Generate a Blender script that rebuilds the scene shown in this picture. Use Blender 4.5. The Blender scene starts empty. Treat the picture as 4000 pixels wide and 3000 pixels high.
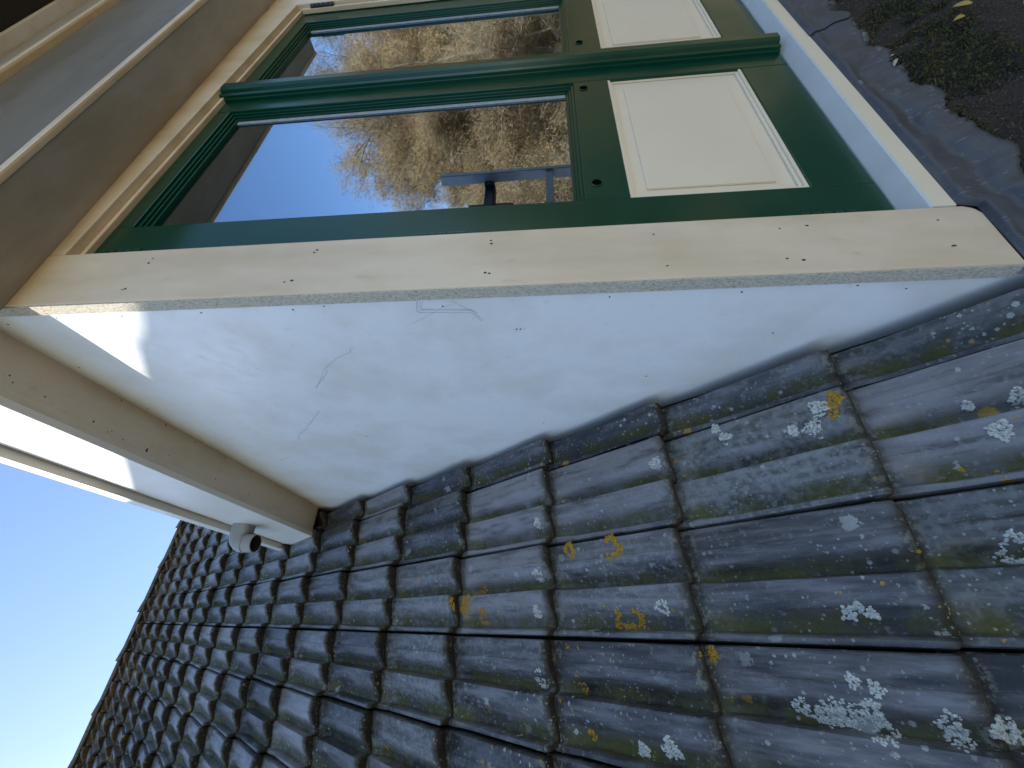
import bpy, bmesh, math, random
from mathutils import Vector, Matrix, noise
random.seed(7)
S = bpy.context.scene
COL = S.collection
# ---------------------------------------------------------------- camera
cam = bpy.data.cameras.new('camera'); cam.lens = 14.383; cam.sensor_width = 36; cam.sensor_fit = 'HORIZONTAL'
cam.clip_start = 0.02; cam.clip_end = 3000
co = bpy.data.objects.new('camera', cam); COL.objects.link(co); S.camera = co
R0 = (0.03046501146007939, 0.08709337732868552, -0.9957342148898071)
R1 = (-0.8501780154417328, 0.5261151110282842, 0.020005799340513962)
R2 = (0.5256131896521377, 0.8459418618162713, 0.0900729775822175)
CAM = Vector((-0.5165, -0.5065, 0.5277))
m = Matrix(((R0[0], -R1[0], -R2[0], CAM.x), (R0[1], -R1[1], -R2[1], CAM.y), (R0[2], -R1[2], -R2[2], CAM.z), (0, 0, 0, 1)))
co.matrix_world = m
# ---------------------------------------------------------------- sun and sky
SUN = Vector((-0.93, 1.158, 1.0)).normalized()          # towards the sun
w = bpy.data.worlds.new("World"); S.world = w; w.use_nodes = True
nt = w.node_tree; bg = nt.nodes['Background']
sky = nt.nodes.new('ShaderNodeTexSky'); sky.sky_type = 'NISHITA'; sky.sun_disc = False
sky.sun_elevation = math.asin(SUN.z); sky.sun_rotation = math.atan2(SUN.x, SUN.y)
sky.air_density = 1.0; sky.dust_density = 0.3; sky.ozone_density = 2.0
nt.links.new(sky.outputs[0], bg.inputs[0]); bg.inputs[1].default_value = 0.15
sl = bpy.data.lights.new('sun', 'SUN'); sl.energy = 3.3; sl.angle = math.radians(0.53); sl.color = (1.0, 0.93, 0.82)
so = bpy.data.objects.new('sun', sl); COL.objects.link(so)
so.rotation_euler = SUN.to_track_quat('Z', 'Y').to_euler()
S.view_settings.view_transform = 'Standard'; S.view_settings.look = 'None'; S.view_settings.gamma = 1
S.view_settings.exposure = 1.15
S.cycles.max_bounces = 8; S.cycles.diffuse_bounces = 4; S.cycles.transparent_max_bounces = 12

# ---------------------------------------------------------------- object helpers
def link(o): COL.objects.link(o); return o
def tag(o, label=None, cat=None, group=None, kind=None):
    if label: o['label'] = label
    if cat: o['category'] = cat
    if group: o['group'] = group
    if kind: o['kind'] = kind
    return o
def empty(name, loc, label, cat, group=None):
    o = bpy.data.objects.new(name, None); o.empty_display_size = .1; o.location = loc; link(o)
    return tag(o, label, cat, group)
def place(o, parent):
    if parent is not None:
        o.parent = parent
        if parent.type == 'EMPTY': o.matrix_parent_inverse = Matrix.Translation(-Vector(parent.location))
    return o
def obj(name, bm, mat, parent=None, smooth=False):
    bmesh.ops.recalc_face_normals(bm, faces=bm.faces)
    me = bpy.data.meshes.new(name); bm.to_mesh(me); bm.free()
    if smooth:
        for p in me.polygons: p.use_smooth = True
    me.materials.append(mat)
    o = bpy.data.objects.new(name, me); link(o)
    return place(o, parent)
def pyobj(name, V, F, mat, parent=None, smooth=False):
    me = bpy.data.meshes.new(name); me.from_pydata([tuple(v) for v in V], [], F); me.update()
    if smooth:
        me.polygons.foreach_set('use_smooth', [True] * len(me.polygons))
    me.materials.append(mat)
    o = bpy.data.objects.new(name, me); link(o)
    return place(o, parent)
def box(bm, x0, x1, y0, y1, z0, z1, bev=0.0, warp=None, seg=1, nx=1):
    b = bmesh.new()
    bmesh.ops.create_cube(b, size=1)
    for v in b.verts:
        v.co = Vector((x0 if v.co.x < 0 else x1, y0 if v.co.y < 0 else y1, z0 if v.co.z < 0 else z1))
    if bev > 0:
        bmesh.ops.bevel(b, geom=list(b.edges), offset=bev, segments=seg + 1, affect='EDGES', profile=.5)
    if warp:
        for v in b.verts: v.co = warp(v.co)
    me = bpy.data.meshes.new('t'); b.to_mesh(me); b.free(); bm.from_mesh(me); bpy.data.meshes.remove(me)
def B(name, mat, parent, *boxes, bev=.0015, warp=None):
    bm = bmesh.new()
    for b in boxes: box(bm, *b, bev=bev, warp=warp)
    return obj(name, bm, mat, parent)

# ---------------------------------------------------------------- material helpers
class NT:
    def __init__(s, name):
        s.m = bpy.data.materials.new(name); s.m.use_nodes = True; s.t = s.m.node_tree
        s.b = s.t.nodes['Principled BSDF']; s.out = s.t.nodes['Material Output']
        s.tc = s.t.nodes.new('ShaderNodeNewGeometry').outputs['Position']
    def n(s, ty, **k):
        nd = s.t.nodes.new(ty)
        for a, v in k.items(): setattr(nd, a, v)
        return nd
    def l(s, a, b): s.t.links.new(a, b)
    def noise(s, scale, detail=4, rough=.55, vec=None, dist=0):
        nd = s.n('ShaderNodeTexNoise'); nd.inputs['Scale'].default_value = scale; nd.inputs['Detail'].default_value = detail
        nd.inputs['Roughness'].default_value = rough; nd.inputs['Distortion'].default_value = dist
        s.l(vec or s.tc, nd.inputs['Vector']); return nd.outputs['Fac']
    def ramp(s, fac, *stops, interp='LINEAR'):
        nd = s.n('ShaderNodeValToRGB'); r = nd.color_ramp; r.interpolation = interp
        while len(r.elements) < len(stops): r.elements.new(.5)
        for e, (p, c) in zip(r.elements, stops):
            e.position = p; e.color = (c, c, c, 1) if isinstance(c, (int, float)) else (*c, 1)
        s.l(fac, nd.inputs[0]); return nd.outputs[0]
    def mix(s, fac, a, b, mode='MIX'):
        nd = s.n('ShaderNodeMix', data_type='RGBA', blend_type=mode)
        for v, i in ((fac, 0), (a, 6), (b, 7)):
            if isinstance(v, (int, float)): nd.inputs[i].default_value = v
            elif isinstance(v, tuple): nd.inputs[i].default_value = (*v, 1)
            else: s.l(v, nd.inputs[i])
        return nd.outputs[2]
    def math(s, op, a, b=0.0, c=None):
        nd = s.n('ShaderNodeMath', operation=op)
        for v, i in ((a, 0), (b, 1)) + (((c, 2),) if c is not None else ()):
            if isinstance(v, (int, float)): nd.inputs[i].default_value = v
            else: s.l(v, nd.inputs[i])
        return nd.outputs[0]
    def attr(s, name):
        return s.n('ShaderNodeAttribute', attribute_name=name).outputs['Fac']
    def scalev(s, sx, sy, sz):
        nd = s.n('ShaderNodeMapping'); nd.inputs['Scale'].default_value = (sx, sy, sz); s.l(s.tc, nd.inputs['Vector']); return nd.outputs[0]
    def bump(s, h, strength=.2, dist=.002):
        nd = s.n('ShaderNodeBump'); nd.inputs['Strength'].default_value = strength; nd.inputs['Distance'].default_value = dist
        s.l(h, nd.inputs['Height']); s.l(nd.outputs[0], s.b.inputs['Normal'])
    def col(s, c):
        if isinstance(c, tuple): s.b.inputs['Base Color'].default_value = (*c, 1)
        else: s.l(c, s.b.inputs['Base Color'])
    def rough(s, r):
        if isinstance(r, (int, float)): s.b.inputs['Roughness'].default_value = r
        else: s.l(r, s.b.inputs['Roughness'])

def paint(name, c, dirt=(.45, .36, .22), amount=.35, rough=.42, scale=9, grain=(1, 1, 1), spots=True, bump=.12):
    k = NT(name)
    v = k.scalev(*grain)
    n1 = k.noise(scale, 6, .6, v); n2 = k.noise(scale * 7, 5, .6, v)
    f = k.ramp(n1, (.43, 0.0), (.64, amount))
    cc = k.mix(f, c, tuple(a * b for a, b in zip(c, (.82, .78, .70))))
    f2 = k.ramp(n2, (.60, 0.0), (.80, amount * .8))
    cc = k.mix(f2, cc, tuple(a * b for a, b in zip(c, (.78, .72, .62))))
    if spots:
        vo = k.n('ShaderNodeTexVoronoi'); vo.inputs['Scale'].default_value = 22; k.l(k.tc, vo.inputs['Vector'])
        d = k.ramp(vo.outputs['Distance'], (.025, 1.0), (.05, 0.0))
        sel = k.math('GREATER_THAN', k.noise(23, 1), .62)
        cc = k.mix(k.math('MULTIPLY', k.math('MULTIPLY', d, sel), .6), cc, dirt)
    k.col(cc); k.rough(k.ramp(n2, (.3, rough - .08), (.8, rough + .15)))
    k.bump(k.noise(60, 5, .6, v), bump, .001)
    return k.m
M_cheek = paint('cheek_white', (.85, .87, .88), amount=.55, rough=.35, scale=5)
M_cream = paint('cream_paint', (.76, .62, .455), amount=.95, rough=.40, scale=6, grain=(1, 1, .35))
M_panel = paint('panel_cream', (.84, .71, .53), amount=.15, rough=.38, scale=4, spots=False, bump=.05)
M_soffit = paint('soffit_cream', (.68, .59, .46), amount=.75, rough=.6, scale=9, grain=(1, .4, 1))
M_fascia = paint('fascia_white', (.78, .76, .70), amount=.2, rough=.4, scale=3)
M_gutter = paint('gutter_paint', (.40, .37, .34), amount=1.3, rough=.5, scale=8, grain=(.3, 1, 1))
M_gfas = paint('gutter_face', (.19, .16, .115), amount=1.2, rough=.55, scale=6, grain=(.3, 1, 1))
M_lip = paint('zinc_lip', (.78, .75, .72), amount=.7, rough=.6, scale=14)
M_sill = paint('sill_white', (.62, .60, .55), amount=.3, rough=.35, scale=12)
M_grey = paint('grey_plastic', (.33, .335, .33), amount=.25, rough=.45, scale=14, spots=False)

def rough_edge():
    k = NT('weathered_edge')
    v = k.scalev(1, 1, .5)
    n = k.noise(330, 6, .8, v); n2 = k.noise(420, 3, .7, v)
    c = k.ramp(n, (.32, (.18, .15, .10)), (.42, (.50, .45, .34)), (.54, (.72, .67, .56)))
    c = k.mix(k.ramp(n2, (.60, 0.0), (.68, .7)), c, (.12, .10, .06))
    k.col(c); k.rough(.85); k.bump(n, .9, .004)
    return k.m
M_edge = rough_edge()
def green():
    k = NT('green_gloss')
    n = k.noise(7, 5); n2 = k.noise(300, 2, .5)
    k.col(k.mix(k.ramp(n, (.35, 0.0), (.8, .5)), (.0020, .046, .024), (.004, .058, .031)))
    k.rough(k.ramp(n, (.3, .16), (.8, .30)))
    k.b.inputs['Specular IOR Level'].default_value = .30
    k.bump(k.noise(45, 4, .6, k.scalev(1, 1, .2)), .10, .001)
    return k.m
M_green = green()
def simple(name, c, r=.6, metal=0.0, nscale=30, var=.25, bump=.2, bd=.002):
    k = NT(name)
    n = k.noise(nscale, 5, .6)
    k.col(k.mix(n, tuple(x * (1 - var) for x in c), tuple(min(1, x * (1 + var)) for x in c)))
    k.rough(r); k.b.inputs['Metallic'].default_value = metal
    k.bump(n, bump, bd)
    return k.m
M_brick = simple('brickwork', (.22, .10, .06), .9, nscale=9)
M_seal_sky = simple('seal_sky_band', (.36, .38, .40), .3, nscale=60, var=.4)
M_dark = simple('dark_gap', (.016, .014, .012), .95)
M_hole = simple('nail_rust', (.06, .035, .02), .9)
M_screw = simple('dark_hole', (.003, .004, .004), 1.0)
M_screw.node_tree.nodes['Principled BSDF'].inputs['Specular IOR Level'].default_value = 0
M_black = simple('black_iron', (.02, .02, .02), .5)
M_bit = simple('bitumen', (.022, .018, .016), .85, nscale=120, bump=.6)
M_alu = simple('aluminium', (.30, .30, .32), .5, .8, bump=.05)
M_spacer = simple('spacer_bar', (.80, .82, .84), .45, .3, nscale=300)
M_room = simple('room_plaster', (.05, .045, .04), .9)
M_scr = simple('pencil_mark', (.38, .43, .48), .7, nscale=300, var=.5)
M_scw = simple('pale_scratch', (.86, .87, .88), .5)
M_seam = simple('rusty_seam', (.30, .17, .11), .9, nscale=200, var=.5)

def glass():
    k = NT('window_glass')
    g = k.n('ShaderNodeBsdfGlossy'); g.inputs['Roughness'].default_value = 0.0; g.inputs['Color'].default_value = (.66, .82, 1, 1)
    t = k.n('ShaderNodeBsdfTransparent'); t.inputs['Color'].default_value = (.80, .85, .84, 1)
    fr = k.n('ShaderNodeFresnel'); fr.inputs['IOR'].default_value = 1.5
    f = k.math('MULTIPLY_ADD', fr.outputs[0], .9, .40); f = k.math('MINIMUM', f, .95)
    bp = k.n('ShaderNodeBump'); bp.inputs['Strength'].default_value = .02; bp.inputs['Distance'].default_value = .01
    k.l(k.noise(2.5, 1), bp.inputs['Height']); k.l(bp.outputs[0], g.inputs['Normal'])
    mx = k.n('ShaderNodeMixShader'); k.l(f, mx.inputs[0]); k.l(t.outputs[0], mx.inputs[1]); k.l(g.outputs[0], mx.inputs[2])
    k.l(mx.outputs[0], k.out.inputs['Surface'])
    return k.m
M_glass = glass()

def lead():
    k = NT('lead_sheet')
    n = k.noise(5, 5); v = k.scalev(1.2, .25, .25)
    st = k.noise(170, 4, .7, v)
    c = k.mix(n, (.034, .035, .041), (.080, .082, .092))
    c = k.mix(k.math('MULTIPLY', k.ramp(st, (.60, 0.0), (.66, .8)), k.ramp(k.noise(18, 3), (.42, .1), (.60, 1.0))), c, (.26, .29, .32))
    c = k.mix(k.ramp(k.noise(60, 4), (.7, 0.0), (.78, .6)), c, (.22, .24, .24))
    k.col(c); k.rough(k.ramp(n, (.3, .48), (.8, .66)))
    k.bump(k.noise(220, 4, .7, v), .5, .0015)
    return k.m
M_lead = lead()

def tilemat():
    k = NT('weathered_tile')
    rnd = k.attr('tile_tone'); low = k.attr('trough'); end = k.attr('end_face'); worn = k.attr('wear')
    n = k.noise(11, 6, .65); n2 = k.noise(70, 5, .65); n3 = k.noise(260, 4, .7)
    base = k.mix(k.ramp(rnd, (0, 0.0), (.75, .35), (1, 1.0)), (.020, .019, .021), (.215, .205, .215))
    base = k.mix(k.ramp(worn, (.45, 0.0), (.8, .65)), base, (.060, .062, .052))
    base = k.mix(k.ramp(n, (.42, 0.0), (.70, .45)), base, (.070, .064, .058))
    k.b.inputs['Specular IOR Level'].default_value = .5
    # run-off streaks along the slope
    st = k.noise(26, 4, .6, k.scalev(2.2, .3, .3))
    base = k.mix(k.ramp(st, (.48, 0.0), (.64, .40)), base, (.230, .230, .255))
    base = k.mix(k.ramp(st, (.34, .85), (.46, 0.0)), base, (.018, .018, .020))
    base = k.mix(k.math('MULTIPLY', low, k.ramp(k.noise(9, 4, .6), (.30, .45), (.60, .92))), base, (.018, .017, .012))  # troughs darkened in the colour: dirt together with painted shade
    # worn pale engobe speckle
    base = k.mix(k.ramp(k.math('ADD', n2, k.math('MULTIPLY', worn, .16)), (.60, 0.0), (.72, .55)), base, (.17, .18, .19))
    base = k.mix(k.ramp(n3, (.62, 0.0), (.70, .35)), base, (.17, .165, .15))
    tn = k.ramp(rnd, (0.0, .36), (.5, .80), (1.0, 1.0))
    base = k.mix(1.0, base, (1.42, 1.38, 1.32), 'MULTIPLY'); base = k.mix(1.0, base, tn, 'MULTIPLY'); base = k.mix(k.ramp(rnd, (.72, 0.0), (1.0, .5)), base, (.20, .19, .19))
    # moss film in the troughs
    mo = k.math('MULTIPLY', low, k.ramp(k.noise(14, 5, .7), (.40, 0.0), (.58, 1.0)))
    mossc = k.mix(k.noise(110, 4, .7), (.018, .020, .006), (.14, .14, .03))
    base = k.mix(k.math('MULTIPLY', mo, .85), base, mossc)
    # dirt on the butt ends; dirt and painted shade where the next tile overlaps
    dirtshadec = k.mix(k.ramp(k.noise(90, 5, .7), (.35, 0.0), (.7, 1.0)), (.006, .005, .0035), (.040, .033, .018))
    base = k.mix(k.math('MULTIPLY', end, .92), base, dirtshadec)
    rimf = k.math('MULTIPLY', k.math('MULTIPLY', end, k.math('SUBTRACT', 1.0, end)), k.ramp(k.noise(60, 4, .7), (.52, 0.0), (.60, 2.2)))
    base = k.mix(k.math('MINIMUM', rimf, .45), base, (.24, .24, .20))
    # lichen rosettes and dots, three sizes
    h = n2
    def spots(scale, keep, rmax, colr, base, amt, off):
        mp = k.n('ShaderNodeMapping'); mp.inputs['Location'].default_value = off; k.l(k.tc, mp.inputs['Vector'])
        dn = k.n('ShaderNodeTexNoise'); dn.inputs['Scale'].default_value = scale * 4.5; dn.inputs['Detail'].default_value = 4; dn.inputs['Roughness'].default_value = .7
        k.l(mp.outputs[0], dn.inputs['Vector'])
        vo = k.n('ShaderNodeTexVoronoi'); vo.inputs['Scale'].default_value = scale; k.l(mp.outputs[0], vo.inputs['Vector'])
        sp = k.n('ShaderNodeSeparateColor'); k.l(vo.outputs['Color'], sp.inputs[0])
        vo.inputs['Randomness'].default_value = .75
        d = k.math('ADD', vo.outputs['Distance'], k.math('MULTIPLY', k.math('SUBTRACT', dn.outputs['Fac'], .5), .85))
        rad = k.math('MULTIPLY', sp.outputs[1], rmax)
        inside = k.math('LESS_THAN', d, rad)
        sel = k.math('LESS_THAN', sp.outputs[0], keep)
        f = k.math('MULTIPLY', k.math('MULTIPLY', inside, sel), amt)
        return k.mix(f, base, colr), f
    pale = k.mix(k.noise(330, 3, .7), (.16, .17, .16), (.44, .46, .44))
    dens = k.ramp(k.noise(3.2, 3), (.38, .15), (.62, 1.0))
    notend = k.math('SUBTRACT', 1.0, k.math('MULTIPLY', end, .6))
    base, f1 = spots(26, .12, .36, pale, base, k.math('MULTIPLY', notend, dens), (0, 0, 0))
    base, f2 = spots(85, .26, .40, pale, base, k.math('MULTIPLY', notend, k.ramp(k.noise(5, 3), (.44, 0.0), (.58, 1.0))), (3, 1, 2))
    base, f3 = spots(170, .26, .42, (.25, .26, .24), base, k.ramp(k.noise(7, 3), (.38, .1), (.58, .9)), (5, 2, 7))
    oc = k.mix(k.noise(200, 3), (.24, .12, .015), (.42, .25, .03))
    ofr = k.ramp(k.math('ADD', k.noise(2.3, 3), k.math('MULTIPLY', end, .1)), (.50, 0.0), (.60, 1.0))
    base, f4 = spots(30, .07, .36, oc, base, ofr, (9, 9, 1))
    base, f5 = spots(95, .04, .42, oc, base, ofr, (4, 8, 1))
    # brown growth high up near the ridge
    sz = k.n('ShaderNodeSeparateXYZ'); k.l(k.tc, sz.inputs[0])
    hi = k.math('MULTIPLY', k.ramp(k.math('DIVIDE', sz.outputs['Z'], 5.0), (.62, 0.0), (.78, 1.0)), k.ramp(k.noise(12, 5, .7), (.40, 0.0), (.58, .85)))
    brown = k.mix(k.noise(40, 4), (.06, .035, .018), (.20, .15, .09))
    base = k.mix(hi, base, brown)
    k.col(base)
    r = k.math('ADD', k.ramp(n, (.3, .30), (.75, .50)), k.math('MULTIPLY', k.math('SUBTRACT', n2, .5), .35))
    fl = k.math('MAXIMUM', k.math('MAXIMUM', f1, f2), k.math('MAXIMUM', mo, end))
    k.rough(k.math('MINIMUM', k.math('ADD', r, k.math('MULTIPLY', fl, .5)), 1.0))
    hh = k.math('ADD', k.math('MULTIPLY', n3, .35), k.math('MULTIPLY', k.math('ADD', f1, f2), .6))
    hh = k.math('ADD', hh, k.math('MULTIPLY', mo, k.noise(240, 4, .7)))
    hh = k.math('ADD', hh, k.math('MULTIPLY', n2, .6))
    k.bump(hh, .40, .003)
    return k.m
M_tile = tilemat()
def lichen(name, a, b):
    k = NT(name); k.col(k.mix(k.ramp(k.noise(260, 4, .7), (.35, 0.0), (.65, 1.0)), a, b)); k.rough(.95); k.bump(k.noise(500, 3), .8, .002); return k.m
M_orange = lichen('orange_lichen', (.24, .12, .012), (.48, .28, .03))
M_pale = lichen('pale_lichen', (.30, .31, .28), (.64, .64, .59))
M_moss = lichen('moss_green', (.035, .022, .010), (.11, .125, .03))
M_debris = lichen('debris', (.03, .018, .010), (.20, .13, .07))
M_soil = lichen('soil', (.006, .005, .004), (.060, .042, .026))
M_leaf = simple('pale_leaf', (.55, .44, .32), .7, nscale=120)
M_yleaf = simple('yellow_leaf', (.42, .28, .06), .7, nscale=120)
M_bark = simple('bark', (.28, .23, .16), .9, nscale=8)
M_twig = simple('twigs', (.42, .27, .12), .9, nscale=4, var=.7)
M_ground = simple('grass_ground', (.26, .20, .11), .95, nscale=.6, var=.5)
M_scrub = simple('scrub', (.17, .13, .065), .95, nscale=.8, var=.5)

# ================================================================ THE ROOF
A = 0.9196413; CA, SA = math.cos(A), math.sin(A)
G = 0.34543; W = 0.204; XA = -0.1072; YC = 0.16936
NR = Vector((0, -SA, CA))
T = 0.041; AMP = 0.035
def RP(x, s, h=0.0): return Vector((x, YC + s * CA, s * SA)) + NR * h
def sm(a, b, t):
    t = max(0, min(1, (t - a) / (b - a))); return t * t * (3 - 2 * t)
PROF = [(0, -.003), (.012, 0), (.20, 0), (.212, -.13), (.235, -.17), (.30, -.30), (.38, -.72), (.44, -.98), (.488, -1.02), (.502, -.70), (.513, -.22), (.523, -.10),
        (.60, -.14), (.635, -.26), (.70, -.42), (.78, -.78), (.85, -1.0), (.91, -1.02), (.924, -.7), (.935, -.36), (.948, -.28), (.988, -.30), (1, -.36)]
def prof(u):
    for (a, ha), (b, hb) in zip(PROF, PROF[1:]):
        if u <= b: return (ha + (hb - ha) * sm(0, 1, (u - a) / (b - a))) * AMP
    return PROF[-1][1] * AMP
def hfun(u, v):          # u 0..1 to the left, v metres up slope
    f = 1 - .75 * sm(G * .80, G * .97, v + .012 * math.cos(u * 21))
    e = -.008 * (1 - min(1, v / .015)) ** 2.2
    return prof(u) * f - T * v / G + e
US = sorted(set([round(p[0], 4) for p in PROF] + [.006, .1, .218, .26, .28, .34, .41, .46, .495, .508, .57, .67, .74, .815, .88, .97]))
VS = [0, .0015, .004, .008, .014, .022, .05, .09, .16, .23, G * .80, G * .86, G * .91, G * .95, G * .985, G + .03]
GAP = .0030
jit = {}
def tjit(i, j):
    if (i, j) not in jit:
        r = random.Random(i * 131 + j * 7919 + 5)
        jit[(i, j)] = (r.gauss(0, .0014), r.gauss(0, .0022), r.gauss(0, .0012), r.gauss(0, .004), r.random(), r.random())
    return jit[(i, j)]
def surf(x, s):          # point of the tiled surface
    j = math.floor(s / G); i = math.floor((XA - x) / W)
    u = (XA - x) / W - i; v = s - j * G
    a = tjit(i, j)
    return RP(x, s, hfun(u, v) + a[2] + 0.0)
def add_tile(V, F, AT, i, j, xmax=None, xmin=None, vmax=9):
    dx, ds, dh, rot, tone, wear = tjit(i, j)
    x0 = XA - W * i
    us = US
    base = len(V); keep = []
    rr = .014
    for u in us:
        x = x0 - GAP - u * (W - 2 * GAP)
        if xmax is not None and x > xmax + .001: continue
        if xmin is not None and x < xmin - .001: continue
        keep.append(u)
    if len(keep) < 2: return
    VS_ = [v for v in VS if v < vmax] + ([vmax] if vmax < 1 else [])
    nv = len(VS_); nu = len(keep)
    for u in keep:
        x = x0 - GAP - u * (W - 2 * GAP)
        de = min(u, 1 - u) * W
        cr = rr - math.sqrt(max(0, rr * rr - max(0, rr - de) ** 2)) if de < rr else 0
        for k, v in enumerate(VS_):
            vv = max(v, cr)
            sidedrop = -.004 * max(0, 1 - de / .004) ** 2
            V.append(RP(x + dx + rot * (vv - .17), j * G + vv + ds + rot * (u - .5) * W, hfun(u, v) + dh + sidedrop))
            AT.append((tone, sm(.55, 1.0, -prof(u) / AMP) * (1 if u > .3 else 0), (1.0, 1.0, .9, .72, .45, .10)[k] if k < 6 else .6 * sm(G * .955, G * .99, v), wear))  # upper strip below the overlapping tile also darkened: painted shade and dirt
    def idx(a, b): return base + a * nv + b
    for a in range(nu - 1):
        for b in range(nv - 1):
            F.append((idx(a, b), idx(a, b + 1), idx(a + 1, b + 1), idx(a + 1, b)))
    # butt end, two rows down
    b1 = len(V)
    for q, u in enumerate(keep):
        top = V[idx(q, 0)]
        hb = ht0 = hfun(u, VS[5]) - .030
        ht = hfun(u, 0)
        for hq, sq in ((hb + .013, .001), (hb - .012, .013)):
            p = top + NR * (hq - ht) + Vector((0, CA, SA)) * sq
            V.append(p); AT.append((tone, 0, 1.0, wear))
    for a in range(nu - 1):
        F.append((idx(a + 1, 0), b1 + 2 * (a + 1), b1 + 2 * a, idx(a, 0)))
        F.append((b1 + 2 * (a + 1), b1 + 2 * (a + 1) + 1, b1 + 2 * a + 1, b1 + 2 * a))
    # flanks
    for a, flip in ((0, 1), (nu - 1, 0)):
        c = len(V)
        for b in range(nv):
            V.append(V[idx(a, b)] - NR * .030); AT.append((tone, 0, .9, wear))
        for b in range(nv - 1):
            q = (idx(a, b), c + b, c + b + 1, idx(a, b + 1))
            F.append(q if flip else q[::-1])

XR = 1.735              # right side of the dormer
roof = empty('tiled_roof', RP(-.6, -.6), 'steep roof of grey blue pantiles spotted with lichen, climbing to the ridge against the sky', 'roof')
V, F, AT = [], [], []
for j in range(-3, 16):
    for i in range(-18, 21):
        xr = XA - W * i; xl = xr - W
        if -1 <= j <= 6 and xl < XR and xr > 0:
            if j == -1 and xl > -.001:      # short pieces tucked under the lead
                add_tile(V, F, AT, i, j); continue
            if xl < 0: add_tile(V, F, AT, i, j, xmax=-.026)
            elif xr > XR: add_tile(V, F, AT, i, j, xmin=XR + .026)
            continue
        add_tile(V, F, AT, i, j, vmax=(.47 * G + random.uniform(-.012, .012)) if j == 15 else 9)
me = bpy.data.meshes.new('roof_tiles'); me.from_pydata([tuple(v) for v in V], [], F); me.update()
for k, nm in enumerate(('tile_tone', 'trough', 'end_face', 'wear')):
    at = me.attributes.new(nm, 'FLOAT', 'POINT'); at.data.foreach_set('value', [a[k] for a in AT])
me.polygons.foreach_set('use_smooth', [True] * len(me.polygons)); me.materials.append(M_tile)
if hasattr(me, 'set_sharp_from_angle'): me.set_sharp_from_angle(angle=math.radians(38))
tiles = bpy.data.objects.new('roof_tiles', me); link(tiles); place(tiles, roof)
# battens / underlay below the tiles (closes the joints)
bm = bmesh.new()
def quad(bm, pts, thick=.02, n=None):
    n = n or NR
    vs = [bm.verts.new(p) for p in pts] + [bm.verts.new(Vector(p) - n * thick) for p in pts]
    bm.faces.new(vs[:4]); bm.faces.new(vs[4:][::-1])
    for a in range(4):
        b = (a + 1) % 4; bm.faces.new((vs[a], vs[a + 4], vs[b + 4], vs[b]))
e = .085
sT = 15.4 * G
quad(bm, [RP(-4.3, -3 * G, -e), RP(.003, -3 * G, -e), RP(.003, sT, -e), RP(-4.3, sT, -e)])
quad(bm, [RP(XR - .003, -3 * G, -e), RP(3.6, -3 * G, -e), RP(3.6, sT, -e), RP(XR - .003, sT, -e)])
quad(bm, [RP(.0035, -3 * G, -e), RP(XR - .0035, -3 * G, -e), RP(XR - .0035, -.6 * G, -e), RP(.0035, -.6 * G, -e)])
quad(bm, [RP(.0035, 7 * G, -e), RP(XR - .0035, 7 * G, -e), RP(XR - .0035, sT, -e), RP(.0035, sT, -e)])
obj('underlay', bm, M_dark, roof)
# rear slope of the roof
bm = bmesh.new()
top = RP(0, 15.4 * G)
quad(bm, [(-4.3, top.y, top.z - .02), (3.6, top.y, top.z - .02), (3.6, top.y + 4, top.z - 5.2), (-4.3, top.y + 4, top.z - 5.2)], .05, Vector((0, SA, CA)))
obj('rear_slope', bm, M_tile, roof)
# the wall and gables that carry the roof
eb = RP(0, -2.7 * G, -.12); rz = top
bm = bmesh.new()
for x in (-4.28, 3.55):
    pts = [(eb.y, -5.6), (eb.y, eb.z - .02), (rz.y, rz.z - .12), (rz.y + 3.9, rz.z - 5.2), (rz.y + 3.9, -5.6)]
    a = [bm.verts.new((x, *p)) for p in pts]; b = [bm.verts.new((x + .03, *p)) for p in pts]
    bm.faces.new(a); bm.faces.new(b[::-1])
    for q in range(5):
        r = (q + 1) % 5; bm.faces.new((a[q], b[q], b[r], a[r]))
obj('gable_wall', bm, M_brick, roof)
bm = bmesh.new(); box(bm, -4.24, 3.54, eb.y, eb.y + .1, -5.6, eb.z - .02); obj('front_wall', bm, M_brick, roof)
bm = bmesh.new(); box(bm, -4.24, 3.54, rz.y + 3.8, rz.y + 3.9, -5.6, rz.z - 5.2); obj('rear_wall', bm, M_brick, roof)
# ridge caps
def ridge_cap(x):
    V, F = [], []
    n = 12; L = .40; r = random.Random(int(x * 1000))
    off = r.gauss(0, .006); dz = r.gauss(0, .005)
    for a in range(5):
        xx = x + L * a / 4
        rad = .088 + (.012 if a == 0 else 0) - .004 * a / 4
        for k in range(n + 1):
            t = math.pi * (k / n) * .92 + math.pi * .04
            V.append((xx, top.y + .03 + off + math.cos(t) * rad * 1.02, top.z - .080 + dz + math.sin(t) * rad))
            
    for a in range(4):
        for k in range(n): F.append((a * (n + 1) + k, a * (n + 1) + k + 1, (a + 1) * (n + 1) + k + 1, (a + 1) * (n + 1) + k))
    o = pyobj('ridge_cap', V, F, M_tile, tiles, True)
    for nm, v in (('tile_tone', r.random()), ('trough', .5), ('end_face', .45), ('wear', r.random())):
        at = o.data.attributes.new(nm, 'FLOAT', 'POINT'); at.data.foreach_set('value', [v] * len(V))
    sf = o.modifiers.new('thick', 'SOLIDIFY'); sf.thickness = .016; sf.offset = -1
    return o
xx = -4.39
while xx < 3.4:
    ridge_cap(xx); xx += .36

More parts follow.
